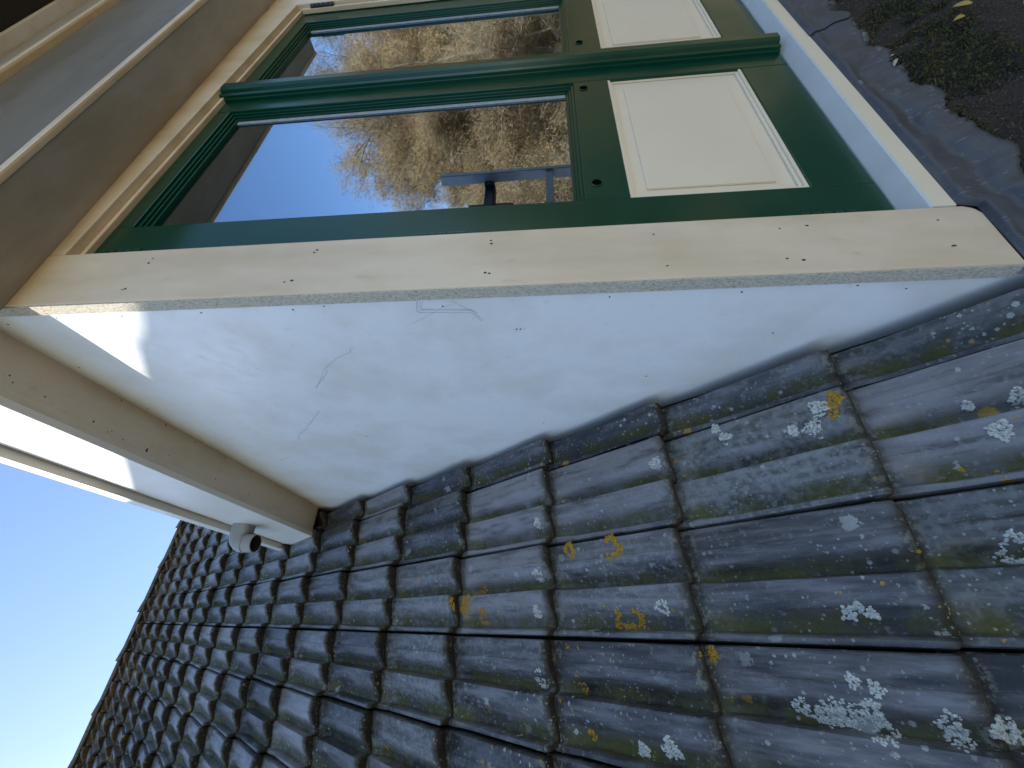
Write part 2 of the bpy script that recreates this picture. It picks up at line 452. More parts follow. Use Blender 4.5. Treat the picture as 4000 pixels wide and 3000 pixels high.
# ---------------------------------------------------------------- lichen crusts on the tiles
ICO = None
def blob_mesh(V, F, c, r, nrm, tx, flat=.35, seed=0):
    b = len(V); ty = nrm.cross(tx)
    k = 6
    ph = random.random() * 6
    V.append(c + nrm * (r * flat))
    for a in range(k):
        t = ph + a * 2 * math.pi / k; rr = r * random.uniform(.75, 1.15)
        V.append(c + (tx * math.cos(t) + ty * math.sin(t)) * rr * .62 + nrm * (r * flat * random.uniform(.5, .95)))
    for a in range(k):
        t = ph + a * 2 * math.pi / k; rr = r * random.uniform(.8, 1.25)
        V.append(c + (tx * math.cos(t) + ty * math.sin(t)) * rr - nrm * .001)
    for a in range(k):
        n_ = (a + 1) % k
        F.append((b, b + 1 + a, b + 1 + n_)); F.append((b + 1 + a, b + 1 + k + a, b + 1 + k + n_, b + 1 + n_))
def crust(name, mat, x, s, rad, ring=0.0, arc=(0, 360), n=90, gr=.0028, label=None, stretch=1.0, rot=0.0):
    V, F = [], []
    for _ in range(n):
        t = math.radians(random.uniform(*arc)); q = math.sqrt(random.uniform(ring * ring, 1)) * rad * (1 + .22 * math.sin(3 * t + x * 90) + .12 * math.sin(7 * t + s * 50))
        px, ps = q * math.cos(t), q * math.sin(t) * stretch
        px, ps = px * math.cos(rot) - ps * math.sin(rot), px * math.sin(rot) + ps * math.cos(rot)
        p = surf(x + px, s + ps) + NR * .0006
        blob_mesh(V, F, p, gr * random.uniform(.55, 1.35), NR, Vector((1, 0, 0)))
    o = pyobj(name, V, F, mat, tiles, False)
    if label: o['label'] = label
    return o
for (x, s, r, ring, arc, n, lb) in [
    (-.337, .510, .020, .55, (-230, 50), 170, 'orange lichen ring open at one side'),
    (-.332, .638, .015, .45, (-180, 90), 110, None),
    (-.470, .498, .026, .62, (70, 300), 170, 'large broken ring of orange lichen'),
    (-.401, .966, .014, .2, (0, 360), 90, None), (-.474, .949, .015, .5, (-60, 230), 90, None), (-.444, 1.018, .022, .1, (0, 360), 130, None),
    (-.533, .337, .009, 0, (0, 360), 40, None), (-.600, .639, .012, 0, (0, 360), 60, None), (-.683, .620, .008, 0, (0, 360), 30, None),
    (-.132, .020, .009, 0, (0, 360), 40, None), (-.149, .030, .010, 0, (0, 360), 45, None)]:
    crust('orange_lichen', M_orange, x, s, r * 1.3, ring, arc, int(n * 1.6), label=lb)
for (x, s, r, ring, n) in [(-.595, .219, .013, .3, 70), (-.603, .190, .016, .3, 110), (-.600, .160, .018, .2, 140), (-.592, .129, .017, .2, 130), (-.612, .121, .015, .5, 80), (-.600, .175, .018, .2, 110),
    (-.595, .047, .014, .4, 80), (-.609, .045, .013, .4, 70), (-.469, .116, .010, .1, 60), (-.469, .086, .008, 0, 45), (-.462, .100, .008, 0, 40), (-.395, -.100, .022, .5, 120),
    (-.676, .439, .017, .2, 120), (-.687, .499, .012, .1, 80), (-.595, .727, .018, .3, 120), (-.381, .726, .016, .2, 100), (-.463, .734, .013, .2, 80), (-.457, .412, .014, .5, 60),
    (-.141, .048, .015, .1, 110), (-.171, .067, .015, .1, 100), (-.146, .220, .012, .1, 70), (-.234, -.147, .013, .1, 90), (-.186, -.188, .011, .2, 60), (-.182, -.134, .007, 0, 40),
    (-.170, .374, .014, .2, 90), (-.255, .728, .013, .2, 80), (-.597, -.002, .014, .2, 90), (-.563, .112, .010, .2, 50), (-.556, .136, .009, .2, 45), (-.120, .235, .010, .1, 50), (-.165, .10, .010, 0, 50)]:
    crust('pale_lichen', M_pale, x, s, r * .95, ring, (0, 360), int(n * 1.3), gr=.0024)

# ================================================================ THE DORMER
def wz(v):               # the old woodwork has sagged a little to the right
    t = max(0, min(1, (v.z - .4) / 1.1)); return Vector((v.x, v.y, v.z - .036 * (v.x - .15) * t))
D = empty('dormer_window', (0, 0, -.21), 'cream and white wooden dormer with green panelled casements, standing on the tiled roof', 'dormer')
# corner boards
def board(x0, x1, cut):
    bm = bmesh.new()
    ic = x1 if cut else x0; sgn = -1 if cut else 1; oc_ = x0 if cut else x1
    pts = [(oc_, -.214), (oc_, 1.72), (ic, 1.72)] + [(ic + sgn * .020 * (1 - math.cos(t * math.pi / 12)), -.194 - .020 * math.sin(t * math.pi / 12)) for t in range(7)]
    a = [bm.verts.new((x, 0, z)) for x, z in pts]; b = [bm.verts.new((x, .028, z)) for x, z in pts]
    fa = bm.faces.new(a); bm.faces.new(b[::-1])
    for q in range(len(pts)):
        r = (q + 1) % len(pts); bm.faces.new((a[q], b[q], b[r], a[r]))
    bmesh.ops.bevel(bm, geom=list(fa.edges), offset=.0028, segments=3, affect='EDGES', profile=.5)
    return obj('corner_board', bm, M_cream, D)
cb = board(0.0, .143, 1)
bm = bmesh.new(); box(bm, -.0022, -.0002, .0035, .0275, -.2135, 1.683, bev=0)
e1 = obj('weathered_edge', bm, M_edge, cb)
cbr = board(1.59, XR, 0)
# cheek panels
def cheek(x, sgn):
    bm = bmesh.new()
    yb, yt = .028, 1.309
    def zs(y): return (y - YC) / CA * SA - .30
    y0, y1 = yb, 1.3085
    pts = [(y0, zs(y0)), (y1, zs(y1)), (y1, 1.70), (y0, 1.70)]
    a = [bm.verts.new((x, p[0], p[1])) for p in pts]; b = [bm.verts.new((x + sgn * .012, p[0], p[1])) for p in pts]
    bm.faces.new(a); bm.faces.new(b[::-1])
    for q in range(4):
        r = (q + 1) % 4; bm.faces.new((a[q], b[q], b[r], a[r]))
    o = obj('cheek_panel', bm, M_cheek, D)
    bm = bmesh.new(); pts = [(1.3115, zs(1.31)), (1.95, zs(1.95)), (1.95, 1.98), (1.3115, 1.70)]
    pts = [(1.3115, zs(1.31)), (1.60, zs(1.60)), (1.60, 1.71), (1.3115, 1.70)]
    a = [bm.verts.new((x + .001 * sgn, p[0], p[1])) for p in pts]; b = [bm.verts.new((x + sgn * .012, p[0], p[1])) for p in pts]
    bm.faces.new(a); bm.faces.new(b[::-1])
    for q in range(4):
        r = (q + 1) % 4; bm.faces.new((a[q], b[q], b[r], a[r]))
    obj('cheek_panel', bm, M_cheek, D)
    return o
ck = cheek(.004, 1)
cheek(XR - .004, -1)
B('panel_seam', M_seam, ck, (.0045, .010, 1.3083, 1.3117, 1.40, 1.684), bev=0)
# side soffit, fascia and trim
def side(xo, sg):
    xs = sorted((xo + sg * .119, xo - sg * 0.02)); 
    B('side_soffit', M_soffit, D, (xs[0] + (.0 if sg < 0 else 0), xs[1], .0 if 0 else -.12, 1.46, 1.684, 1.702), bev=.001)
    f = sorted((xo + sg * .119, xo + sg * .137))
    B('fascia', M_fascia, D, (f[0], f[1], -.135, 1.80, 1.672, 1.93), bev=.0015)
    f = sorted((xo + sg * .112, xo + sg * .134))
    B('drip_groove', M_dark, D, (f[0], f[1], -.12, 1.80, 1.9305, 1.938), bev=0)
    f = sorted((xo + sg * .112, xo + sg * .163))
    B('roof_trim', M_fascia, D, (f[0], f[1], -.14, 1.82, 1.9385, 1.992), bev=.003)
side(0, -1); side(XR, 1)
# soffit bead along the outer edge of the left soffit
B('soffit_bead', M_soffit, D, (-.1185, -.098, -.12, 1.455, 1.6775, 1.6838), bev=.0015)
# flat roof deck
B('roof_deck', M_bit, D, (-.11, XR + .11, -.10, 1.9, 1.9395, 1.985), bev=.002)
# front eave: box gutter
def gw(v): return Vector((v.x, v.y, v.z + .022 * v.x))
B('front_soffit', M_gutter, D, (-.118, XR + .118, -.124, .0, 1.576, 1.590), bev=.001, warp=gw)
B('front_bead', M_cream, D, (-.119, XR + .119, -.140, -.1245, 1.571, 1.592), bev=.005, warp=gw)
B('front_fascia', M_gfas, D, (-.1185, XR + .1185, -.1375, -.1245, 1.5925, 1.9), bev=.001, warp=gw)
B('front_trim_bead', M_cream, D, (-.14, XR + .14, -.157, -.120, 1.902, 1.922), bev=.006, warp=gw)
B('front_trim', M_gutter, D, (-.1405, XR + .1405, -.150, -.118, 1.9225, 2.0), bev=.002, warp=gw)
B('front_lip', M_lip, D, (-.1405, XR + .1405, -.181, -.119, 2.002, 2.016), bev=.003, warp=gw)
B('roofing_flap', M_bit, D, (-.142, XR + .142, -.395, -.119, 2.018, 2.028), bev=.002, warp=gw)
B('head_frieze', M_cream, D, (.145, XR - .15, .0285, .045, 1.56, 1.70), bev=.001)
# front head and reveals
def fr(v): return wz(v)
B('head_board', M_cream, D, (.1435, 1.5895, .0, .040, 1.545, 1.66), bev=.002, warp=wz)
B('head_stop', M_cream, D, (.1435, 1.5895, .018, .041, 1.533, 1.5445), bev=.002, warp=wz)
B('jamb', M_cream, D, (.1432, .146, .0285, .09, -.13, 1.53), bev=.0005, warp=wz)
B('jamb', M_cream, D, (1.587, 1.5898, .0285, .09, -.13, 1.47), bev=.0005)
B('jamb_stop', M_cream, D, (1.572, 1.5868, .012, .0275, -.12, 1.475), bev=.002)
# sill
bm = bmesh.new()
prof_s = [(.075, -.124), (.034, -.128), (.0, -.143), (-.003, -.147), (-.003, -.182), (.02, -.188), (.075, -.188)]
a = [bm.verts.new((.1435, y, z)) for y, z in prof_s]; b = [bm.verts.new((1.5895, y, z)) for y, z in prof_s]
bm.faces.new(a); bm.faces.new(b[::-1]); top_f = []
for q in range(len(prof_s)):
    r = (q + 1) % len(prof_s); f = bm.faces.new((a[q], b[q], b[r], a[r]))
sill = obj('sill', bm, M_sill, D)
sill.data.materials.append(M_panel)
for p in sill.data.polygons:
    if p.normal.y < -.8: p.material_index = 1
# casement leaves
def leaf(x0, x1, gx0, gx1, px0, px1):
    z0, zt, gz0, gz1, pz0, pz1 = -.122, 1.552, .445, 1.490, -.003, .350
    y0, y1 = .030, .072
    g = lambda *bs, **k: bs
    bm = bmesh.new()
    bx = lambda *a, bev=.002: box(bm, *a, bev=bev, warp=wz)
    bx(x0, gx0, y0, y1, z0, zt); bx(gx1, x1, y0, y1, z0, zt)                 # stiles
    bx(gx0 + .0005, gx1 - .0005, y0 + .0006, y1, gz1, zt); bx(gx0 + .0005, gx1 - .0005, y0 + .0006, y1, pz1, gz0); bx(gx0 + .0005, gx1 - .0005, y0 + .0006, y1, z0, pz0)
    L = obj('casement', bm, M_green, D)
    # stepped glazing moulding
    bm = bmesh.new()
    for k, (dy, t0, t1) in enumerate(((.006, .0, .008), (.011, .008, .014), (.016, .014, .022))):
        ya, yb = y0 + dy, y1 - .002 - .0005 * k
        X0, X1, Z0, Z1 = gx0 + t0, gx1 - t0, gz0 + t0, gz1 - t0; X2, X3, Z2, Z3 = gx0 + t1, gx1 - t1, gz0 + t1, gz1 - t1
        for q in ((X0, X2, Z0, Z1), (X3, X1, Z0, Z1), (X2, X3, Z3, Z1), (X2, X3, Z0, Z2)):
            box(bm, q[0], q[1], ya, yb, q[2], q[3], bev=.0008, warp=wz)
    o = obj('glazing_bead', bm, M_green, L)
    gp = bmesh.new(); box(gp, gx0 + .012, gx1 - .012, .0535, .0575, gz0 + .012, gz1 - .012, bev=0, warp=wz)
    box(gp, gx0 + .012, gx1 - .012, .0725, .0765, gz0 + .012, gz1 - .012, bev=0, warp=wz)
    obj('glass_pane', gp, M_glass, L)
    bm = bmesh.new(); box(bm, gx1 - .036, gx1 - .0225, .0505, .0532, gz0 + .0225, gz1 - .0225, bev=.0006, warp=wz); obj('seal_sky_band', bm, M_seal_sky, L)  # pale seal strip, coloured to stand in for sky reflected at the pane edge
    # spacer bars of the double glazing
    bm = bmesh.new()
    a0, a1, c0, c1 = gx0 + .023, gx1 - .023, gz0 + .023, gz1 - .023
    for q in ((a0, a0 + .007, c0, c1), (a1 - .020, a1, c0, c1), (a0 + .007, a1 - .012, c1 - .007, c1), (a0 + .007, a1 - .012, c0, c0 + .007)):
        box(bm, q[0], q[1], .060, .071, q[2], q[3], bev=.0005, warp=wz)
    obj('spacer_bar', bm, M_spacer, L)
    # recessed cream panel with moulding and raised field
    bm = bmesh.new()
    box(bm, px0, px1, y0 + .014, y0 + .028, pz0, pz1, bev=0)
    for t0, t1, dy in ((0, .007, .003), (.007, .014, .008)):
        X0, X1, Z0, Z1 = px0 + t0, px1 - t0, pz0 + t0, pz1 - t0; X2, X3, Z2, Z3 = px0 + t1, px1 - t1, pz0 + t1, pz1 - t1
        for q in ((X0, X2, Z0, Z1), (X3, X1, Z0, Z1), (X2, X3, Z3, Z1), (X2, X3, Z0, Z2)):
            box(bm, q[0], q[1], y0 + dy, y0 + .0135, q[2], q[3], bev=.0012)
    P = obj('lower_panel', bm, M_panel, L)
    bm = bmesh.new(); box(bm, px0 + .038, px1 - .055, y0 + .0085, y0 + .0138, pz0 + .050, pz1 - .040, bev=.0012)
    obj('raised_field', bm, M_panel, P)
    return L
LL = leaf(.147, .905, .268, .803, .270, .815)
LR = leaf(.908, 1.586, 1.000, 1.490, 1.018, 1.490)
LL['label'] = 'left casement, its glass showing sky and a tree edge'; LR['label'] = 'right casement, its glass filled with branches'
# filler stiles where the panel is narrower than the glass
for L_, xs in ((LL, (.804, .8155)), (LR, (1.0005, 1.0175))):
    pass
# astragal: ribbed cover strip over the meeting stiles
bm = bmesh.new()
pr = [(.862, .030), (.862, .022), (.868, .020), (.868, .014), (.876, .011), (.880, .016), (.884, .016), (.888, .006), (.897, .001), (.922, .001), (.931, .006), (.934, .013), (.940, .016), (.944, .022), (.950, .024), (.950, .030)]
def ast(z): return [bm.verts.new(wz(Vector((x + .0, y, z)))) for x, y in pr]
r0, r1 = ast(-.118), ast(1.565)
bm.faces.new(r0); bm.faces.new(r1[::-1])
for q in range(len(pr)):
    r = (q + 1) % len(pr); bm.faces.new((r0[q], r1[q], r1[r], r0[r]))
obj('astragal', bm, M_green, LL)
# bored holes in the lock rail
def disc(name, c, r, n, mat, parent, depth=.0006, asp=1.0, jag=.2, k=10):
    n = Vector(n); t = Vector((0, 0, 1)) if abs(n.z) < .9 else Vector((1, 0, 0)); u = n.cross(t).normalized(); v = n.cross(u)
    V = []; ph = random.random() * 6
    rr = [r * (1 + random.uniform(-jag, jag)) for _ in range(k)]
    for lv in (0, 1):
        for a in range(k):
            tt = ph + a * 2 * math.pi / k; V.append(Vector(c) + (u * math.cos(tt) * asp + v * math.sin(tt)) * rr[a] + n * depth * lv)
    F = [tuple(range(k, 2 * k))] + [(a, (a + 1) % k, k + (a + 1) % k, k + a) for a in range(k)]
    return pyobj(name, V, F, mat, parent)
for (x, z, L_) in ((1.064, .413, LR), (.761, .418, LL), (.325, .416, LL)):
    bm = bmesh.new()
    n = 16; rings = [(.0125, -.0015), (.0105, -.0022), (.0085, -.0012), (.0080, .012)]
    rv = [[bm.verts.new((x + math.cos(2 * math.pi * a / n) * r, .0304 + y, z + math.sin(2 * math.pi * a / n) * r)) for a in range(n)] for r, y in rings]
    for p, q in zip(rv, rv[1:]):
        for a in range(n): bm.faces.new((p[a], p[(a + 1) % n], q[(a + 1) % n], q[a]))
    o = obj('screw_hole', bm, M_green, L_, True)
    disc('hole_bottom', (x, .0284, z), .0105, (0, -1, 0), M_screw, o, .0004, jag=.03, k=16)
# hinges: thin knuckles at the joint to the boards
def hinge(x, z, parent, mat, h=.085, r=.006, y=.02):
    bm = bmesh.new()
    for k in range(5):
        bmesh.ops.create_cone(bm, cap_ends=True, segments=10, radius1=r, radius2=r, depth=h / 5 - .003,
            matrix=Matrix.Translation((x, y, z - h / 2 + h / 5 * (k + .5))))
    return obj('hinge', bm, mat, parent)
for z in (1.418, .729, .024): hinge(.1475, z, LL, M_green, .095, .0035, .0031)
hinge(1.583, 1.39, LR, M_black, .095, .010, .010)
# nail heads
for x, z in [(.116, 1.325), (.103, 1.328), (.032, 1.338), (.03, 1.344), (.116, .975), (.109, .978), (.034, 1.0), (.031, 1.013), (.108, .63), (.032, .637), (.03, .629), (.029, .323), (.111, .334), (.109, .118), (.113, .071), (.033, .128), (.028, .104), (.11, -.138), (.045, -.129), (.046, -.133), (.117, .631)]:
    disc('nail_head', (x, -.0001, z), random.uniform(.0019, .0030), (0, -1, 0), M_hole, cb, .0005, asp=.7, jag=.35, k=7)
for y, z in [(.043, 1.516), (.046, 1.375), (.044, 1.202), (.045, 1.013), (.039, .948), (.057, 1.645), (.215, 1.654), (.422, 1.663), (.051, .722), (.044, .417), (.309, .304), (.545, .545), (.125, .59), (.125, .582), (.044, .192), (.039, .007), (.051, -.076), (.162, .09), (.625, 1.099), (.651, 1.673)]:
    disc('nail_head', (.0041, y, z), .0019, (-1, 0, 0), M_hole, ck, .0005, jag=.3, k=7)
sof = [o for o in D.children if o.name.startswith('side_soffit')][0]
for x, y in [(-.071, .135), (-.081, .147), (-.079, .212), (-.003, .364), (-.083, .332), (-.091, .376), (-.085, .384), (-.093, .422), (-.075, .506), (-.004, .514), (-.006, .637), (-.078, .571), (-.004, .776), (-.083, .775), (-.081, .956), (-.082, 1.121)]:
    disc('nail_head', (x, y, 1.6841), random.uniform(.0018, .0028), (0, 0, -1), M_hole, sof, .0005, asp=.7, jag=.35, k=7)
disc('knot_scar', (-.093, .498, 1.6841), .007, (0, 0, -1), M_hole, sof, .0005, asp=.45, jag=.35, k=10)
# pencil lines, scuffs and hairline cracks on the cheek
def strip(name, pts, wd, mat, parent, x=.0036, wob=.0012, n=10):
    V, F = [], []; P = []
    for a, b in zip(pts, pts[1:]):
        for k in range(n): P.append((a[0] + (b[0] - a[0]) * k / n, a[1] + (b[1] - a[1]) * k / n))
    P.append(pts[-1])
    for k, (y, z) in enumerate(P):
        q = P[min(k + 1, len(P) - 1)]; p = P[max(k - 1, 0)]
        d = Vector((q[0] - p[0], q[1] - p[1])).normalized(); nn = Vector((-d.y, d.x))
        o = random.gauss(0, wob) * .5; ww = wd * random.uniform(.5, 1.2)
        for s in (-1, 1): V.append((x, y + nn.x * (o + s * ww / 2), z + nn.y * (o + s * ww / 2)))
    for k in range(len(P) - 1): F.append((2 * k, 2 * k + 1, 2 * k + 3, 2 * k + 2))
    o = pyobj(name, V, F, mat, parent)
    sf = o.modifiers.new('t', 'SOLIDIFY'); sf.thickness = .0002
    return o
strip('pencil_line', [(.034, .766), (.060, .774), (.066, .772), (.072, .671), (.097, .656)], .0011, M_scr, ck, wob=.0002)
strip('pencil_line', [(.035, .761), (.059, .768), (.065, .670), (.073, .665), (.095, .652)], .0009, M_scr, ck, wob=.0002)
strip('pencil_line', [(.037, .757), (.057, .764), (.062, .672), (.073, .660)], .0009, M_scr, ck, wob=.0002)
strip('scuff', [(.038, .703), (.068, .670)], .0010, M_scr, ck)
strip('scuff', [(.098, .796), (.065, .739), (.045, .704)], .0007, M_scr, ck)
strip('hairline_crack', [(.173, .947), (.214, 1.011), (.249, 1.051), (.334, 1.115)], .0012, M_scr, ck, wob=.003)
strip('hairline_crack', [(.252, 1.045), (.300, 1.085), (.330, 1.118)], .0012, M_scr, ck, wob=.004)
strip('hairline_crack', [(.454, 1.169), (.492, 1.201), (.549, 1.253), (.605, 1.310), (.647, 1.339)], .0016, M_scr, ck, wob=.003)
strip('hairline_crack', [(.784, 1.442), (.829, 1.512)], .0012, M_scr, ck, wob=.003)
strip('scuff', [(.353, 1.374), (.337, 1.256)], .0016, M_scw, ck, wob=.0004)
strip('scuff', [(.128, 1.157), (.129, 1.110)], .003, M_scw, ck)
for k in range(12):
    y, z = random.uniform(.18, .45), random.uniform(1.2, 1.45); strip('scuff', [(y, z), (y + random.uniform(-.03, .03), z + random.uniform(-.04, .04))], .0007, M_scw, ck)

# grey plastic outlet elbow on the fascia
bm = bmesh.new()
path = []
cx, cy, cz = -.212, 1.225, 1.862
rad = .0365
N = 20
def ring(c, ax_u, ax_v, ru, rv, sq=0):
    out = []
    for k in range(N):
        t = 2 * math.pi * k / N; a, b = math.cos(t), math.sin(t)
        if sq:
            p = 1 / max(abs(a), abs(b)); f = 1 + (p - 1) * sq; a, b = a * f, b * f
        out.append(bm.verts.new(Vector(c) + Vector(ax_u) * (a * ru) + Vector(ax_v) * (b * rv)))
    return out
rings = []
Yv = (0, 1, 0)
rings.append(ring((-.134, cy, cz), Yv, (0, 0, 1), .038, .038, .75))
rings.append(ring((-.175, cy, cz), Yv, (0, 0, 1), .038, .038, .65))
for k in range(1, 7):
    t = k / 6 * math.pi / 2
    c = (-.175 - .037 * math.sin(t), cy, cz - .030 * (1 - math.cos(t)))
    rings.append(ring(c, Yv, (-math.sin(t) * 1.0, 0, math.cos(t)), .038, .038, .6 * (1 - k / 6)))
rings.append(ring((cx, cy, cz - .036), Yv, (-1, 0, 0), .0385, .0385))
for p, q in zip(rings, rings[1:]):
    for a in range(N): bm.faces.new((p[a], p[(a + 1) % N], q[(a + 1) % N], q[a]))
bmesh.ops.recalc_face_normals(bm, faces=bm.faces)
drain = obj('drain_outlet', bm, M_grey, D, True)
bm = bmesh.new(); rings = []
for (r, z) in ((.0372, cz - .034), (.0372, cz - .078), (.0360, cz - .080), (.0335, cz - .080), (.0325, cz - .078), (.0325, cz - .036)):
    rings.append(ring((cx, cy, z), Yv, (-1, 0, 0), r, r))
for p, q in zip(rings, rings[1:]):
    for a in range(N): bm.faces.new((p[a], p[(a + 1) % N], q[(a + 1) % N], q[a]))
bm.faces.new(rings[-1])
ps = obj('pipe_socket', bm, M_grey, drain, True); ps.data.materials.append(M_dark)
for p in ps.data.polygons:
    c = p.center
    if math.hypot(c.x - cx, c.y - cy) < .0335: p.material_index = 1
bm = bmesh.new(); rings = [ring((cx, cy, cz + z), Yv, (-1, 0, 0), r, r) for r, z in ((.0385, -.033), (.0398, -.0335), (.0398, -.0365), (.0375, -.037))]
for p, q in zip(rings, rings[1:]):
    for a in range(N): bm.faces.new((p[a], p[(a + 1) % N], q[(a + 1) % N], q[a]))
obj('socket_rim', bm, M_grey, drain, True)

# dark room behind the glass
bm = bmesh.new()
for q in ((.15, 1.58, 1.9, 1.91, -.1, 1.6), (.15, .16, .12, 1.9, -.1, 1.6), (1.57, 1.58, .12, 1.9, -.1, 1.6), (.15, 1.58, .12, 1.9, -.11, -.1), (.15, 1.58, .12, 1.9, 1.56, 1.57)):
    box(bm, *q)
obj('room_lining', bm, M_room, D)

# ================================================================ lead flashing
FL = empty('lead_flashing', (.8, -.02, -.25), 'wavy dark grey lead flashing with a ragged edge under the window sill', 'flashing')
def edge_y(x):
    return -.032 - .014 * sm(.7, .1, x) * 1.0 - .004 * math.sin(x * 31) - .003 * math.sin(x * 57 + 1) + .0035 * noise.noise(Vector((x * 110, 3, 0)))
def sheet(x0, x1, lift, nm):
    nx = int((x1 - x0) / .004); nv = 22
    V, F = [], []
    for a in range(nx + 1):
        x = x0 + (x1 - x0) * a / nx
        ye = edge_y(x); ze = (ye - YC) / CA * SA + .004
        for b in range(nv + 1):
            t = b / nv
            # from the wall, down and outward
            y = -.0055 * min(1, t * 5) + (ye + .0055) * (max(0, t - .12) / .88) ** 1.35
            zt_ = -.1835 - .031 * sm(.150, .140, x); z = zt_ + (ze - zt_) * t + .010 * math.sin(math.pi * t)
            wv = .008 * math.sin(math.pi * min(1, t * 1.05)) * (noise.noise(Vector((x * 9, t * 2.2, 1.7))) + .5 * noise.noise(Vector((x * 25, t * 3, 4))))
            wv += .004 * t * noise.noise(Vector((x * 40, t * 1.5, 9)))
            wv -= .0065 * math.exp(-((t - .50 - .12 * math.sin(x * 5 + 1)) / .13) ** 2) * sm(.75, .45, x) - .0035 * math.exp(-((t - .24) / .12) ** 2)
            wv -= .007 * math.exp(-((x - .60 - .10 * t) / .022) ** 2) * sm(.25, .7, t)
            p = Vector((x, y, z)) + Vector((0, -.80, .6)) * (wv + lift)
            V.append(p)
    for a in range(nx):
        for b in range(nv): F.append((a * (nv + 1) + b, a * (nv + 1) + b + 1, (a + 1) * (nv + 1) + b + 1, (a + 1) * (nv + 1) + b))
    o = pyobj(nm, V, F, M_lead, FL, True)
    sf = o.modifiers.new('t', 'SOLIDIFY'); sf.thickness = .0022; sf.offset = 0
    return o
sheet(-.02, .895, 0, 'lead_sheet'); sheet(.868, 1.80, .0045, 'lead_sheet')

# ================================================================ moss and litter below the flashing
V, F = [], []
nx, ns = 150, 40
x0, x1, s0, s1 = .02, 1.9, -1.62 * G, -.50 * G
def soilh(x, s):
    return -.034 + .014 * noise.noise(Vector((x * 9, s * 9, 0))) + .008 * noise.noise(Vector((x * 30, s * 30, 5))) + .004 * noise.noise(Vector((x * 80, s * 80, 5)))
for a in range(nx + 1):
    for b in range(ns + 1):
        x = x0 + (x1 - x0) * a / nx; s = s0 + (s1 - s0) * b / ns
        V.append(RP(x, s, soilh(x, s) + .012 * sm(.1, .35, x)))
for a in range(nx):
    for b in range(ns): F.append((a * (ns + 1) + b, (a + 1) * (ns + 1) + b, (a + 1) * (ns + 1) + b + 1, a * (ns + 1) + b + 1))
o = pyobj('leaf_litter', V, F, M_soil, None, True); tag(o, 'dark crumbly litter lying on the tiles below the lead flashing', 'litter', kind='stuff')
V, F = [], []
for _ in range(26000):
    x = random.uniform(.10, 1.35); s = random.uniform(-1.35 * G, -.58 * G)
    d = noise.noise(Vector((x * 7, s * 9, 12))) + .5 * noise.noise(Vector((x * 22, s * 25, 2)))
    if d < .02 - .12 * sm(.9, .4, x): continue
    h = soilh(x, s) + .012 * sm(.1, .35, x) + .016 * min(.8, max(0, d)) + random.uniform(-.002, .008) * min(1, d * 3 + .3)
    c = RP(x, s, h)
    r = random.uniform(.0012, .0034)
    up = (NR + Vector((random.gauss(0, .6), random.gauss(0, .6), random.gauss(0, .6)))).normalized()
    sd = up.cross(Vector((random.random(), random.random(), random.random()))).normalized()
    b = len(V)
    V += [c - sd * r, c + sd * r, c + up * r * 2.6]
    F.append((b, b + 1, b + 2))
o = pyobj('moss', V, F, M_moss, None); tag(o, 'low green moss tufts growing in the litter below the flashing', 'moss', kind='stuff')
V, F = [], []
for _ in range(5200):
    x = random.uniform(.08, 1.4); s = random.uniform(-1.4 * G, -.56 * G)
    c = RP(x, s, soilh(x, s) + .012 * sm(.1, .35, x) + random.uniform(0, .004))
    dd = (Vector((1, 0, 0)) * random.gauss(0, 1) + Vector((0, CA, SA)) * random.gauss(0, 1) + NR * random.gauss(0, .3)).normalized()
    L = random.uniform(.003, .012); wd_ = random.uniform(.0003, .0014); sd = dd.cross(NR).normalized(); b = len(V)
    V += [c - dd * L * .5, c + sd * wd_ + NR * .001, c + dd * L * .5 + NR * .0015, c - sd * wd_]; F.append((b, b + 1, b + 2, b + 3))
o = pyobj('plant_debris', V, F, M_debris, None); tag(o, 'brown needles and crumbs scattered in the moss below the flashing', 'debris', kind='stuff')
# fallen leaves
def leafobj(x, s, ln, wd, rot, mat, label, h=.004):
    V, F = [], []; n = 8
    c = RP(x, s, h - .018); d = Vector((math.cos(rot), math.sin(rot) * CA, math.sin(rot) * SA)); e_ = NR.cross(d)
    for a in range(n + 1):
        t = a / n; ww = wd * math.sin(math.pi * (t * .94 + .03)) ** .7 * (1 - .3 * t)
        mid = c + d * (t - .5) * ln + NR * (.004 * math.sin(t * 3) + .002)
        V += [mid - e_ * ww + NR * .002, mid - NR * .0005, mid + e_ * ww + NR * .0025]
    for a in range(n):
        for k in (0, 1): F.append((3 * a + k, 3 * a + k + 1, 3 * a + 4 + k, 3 * a + 3 + k))
    o = pyobj('fallen_leaf', V, F, mat, None, True); sf = o.modifiers.new('t', 'SOLIDIFY'); sf.thickness = .0004
    return tag(o, label, 'leaf')
def s_of(y): return (y - YC) / CA
leafobj(.650, s_of(-.034), .020, .0045, 1.9, M_leaf, 'short pale dead leaf standing up at the edge of the lead flashing')
leafobj(.622, s_of(-.034), .028, .0050, 2.6, M_leaf, 'long pale dead leaf lying against the edge of the lead flashing')
leafobj(.662, s_of(-.110), .034, .0075, .7, M_yleaf, 'yellow curled leaf in the moss below the flashing, the larger yellow one', h=.012)
leafobj(.627, s_of(-.099), .018, .0075, 1.3, M_yleaf, 'small round yellow leaf in the moss below the flashing', h=.012)
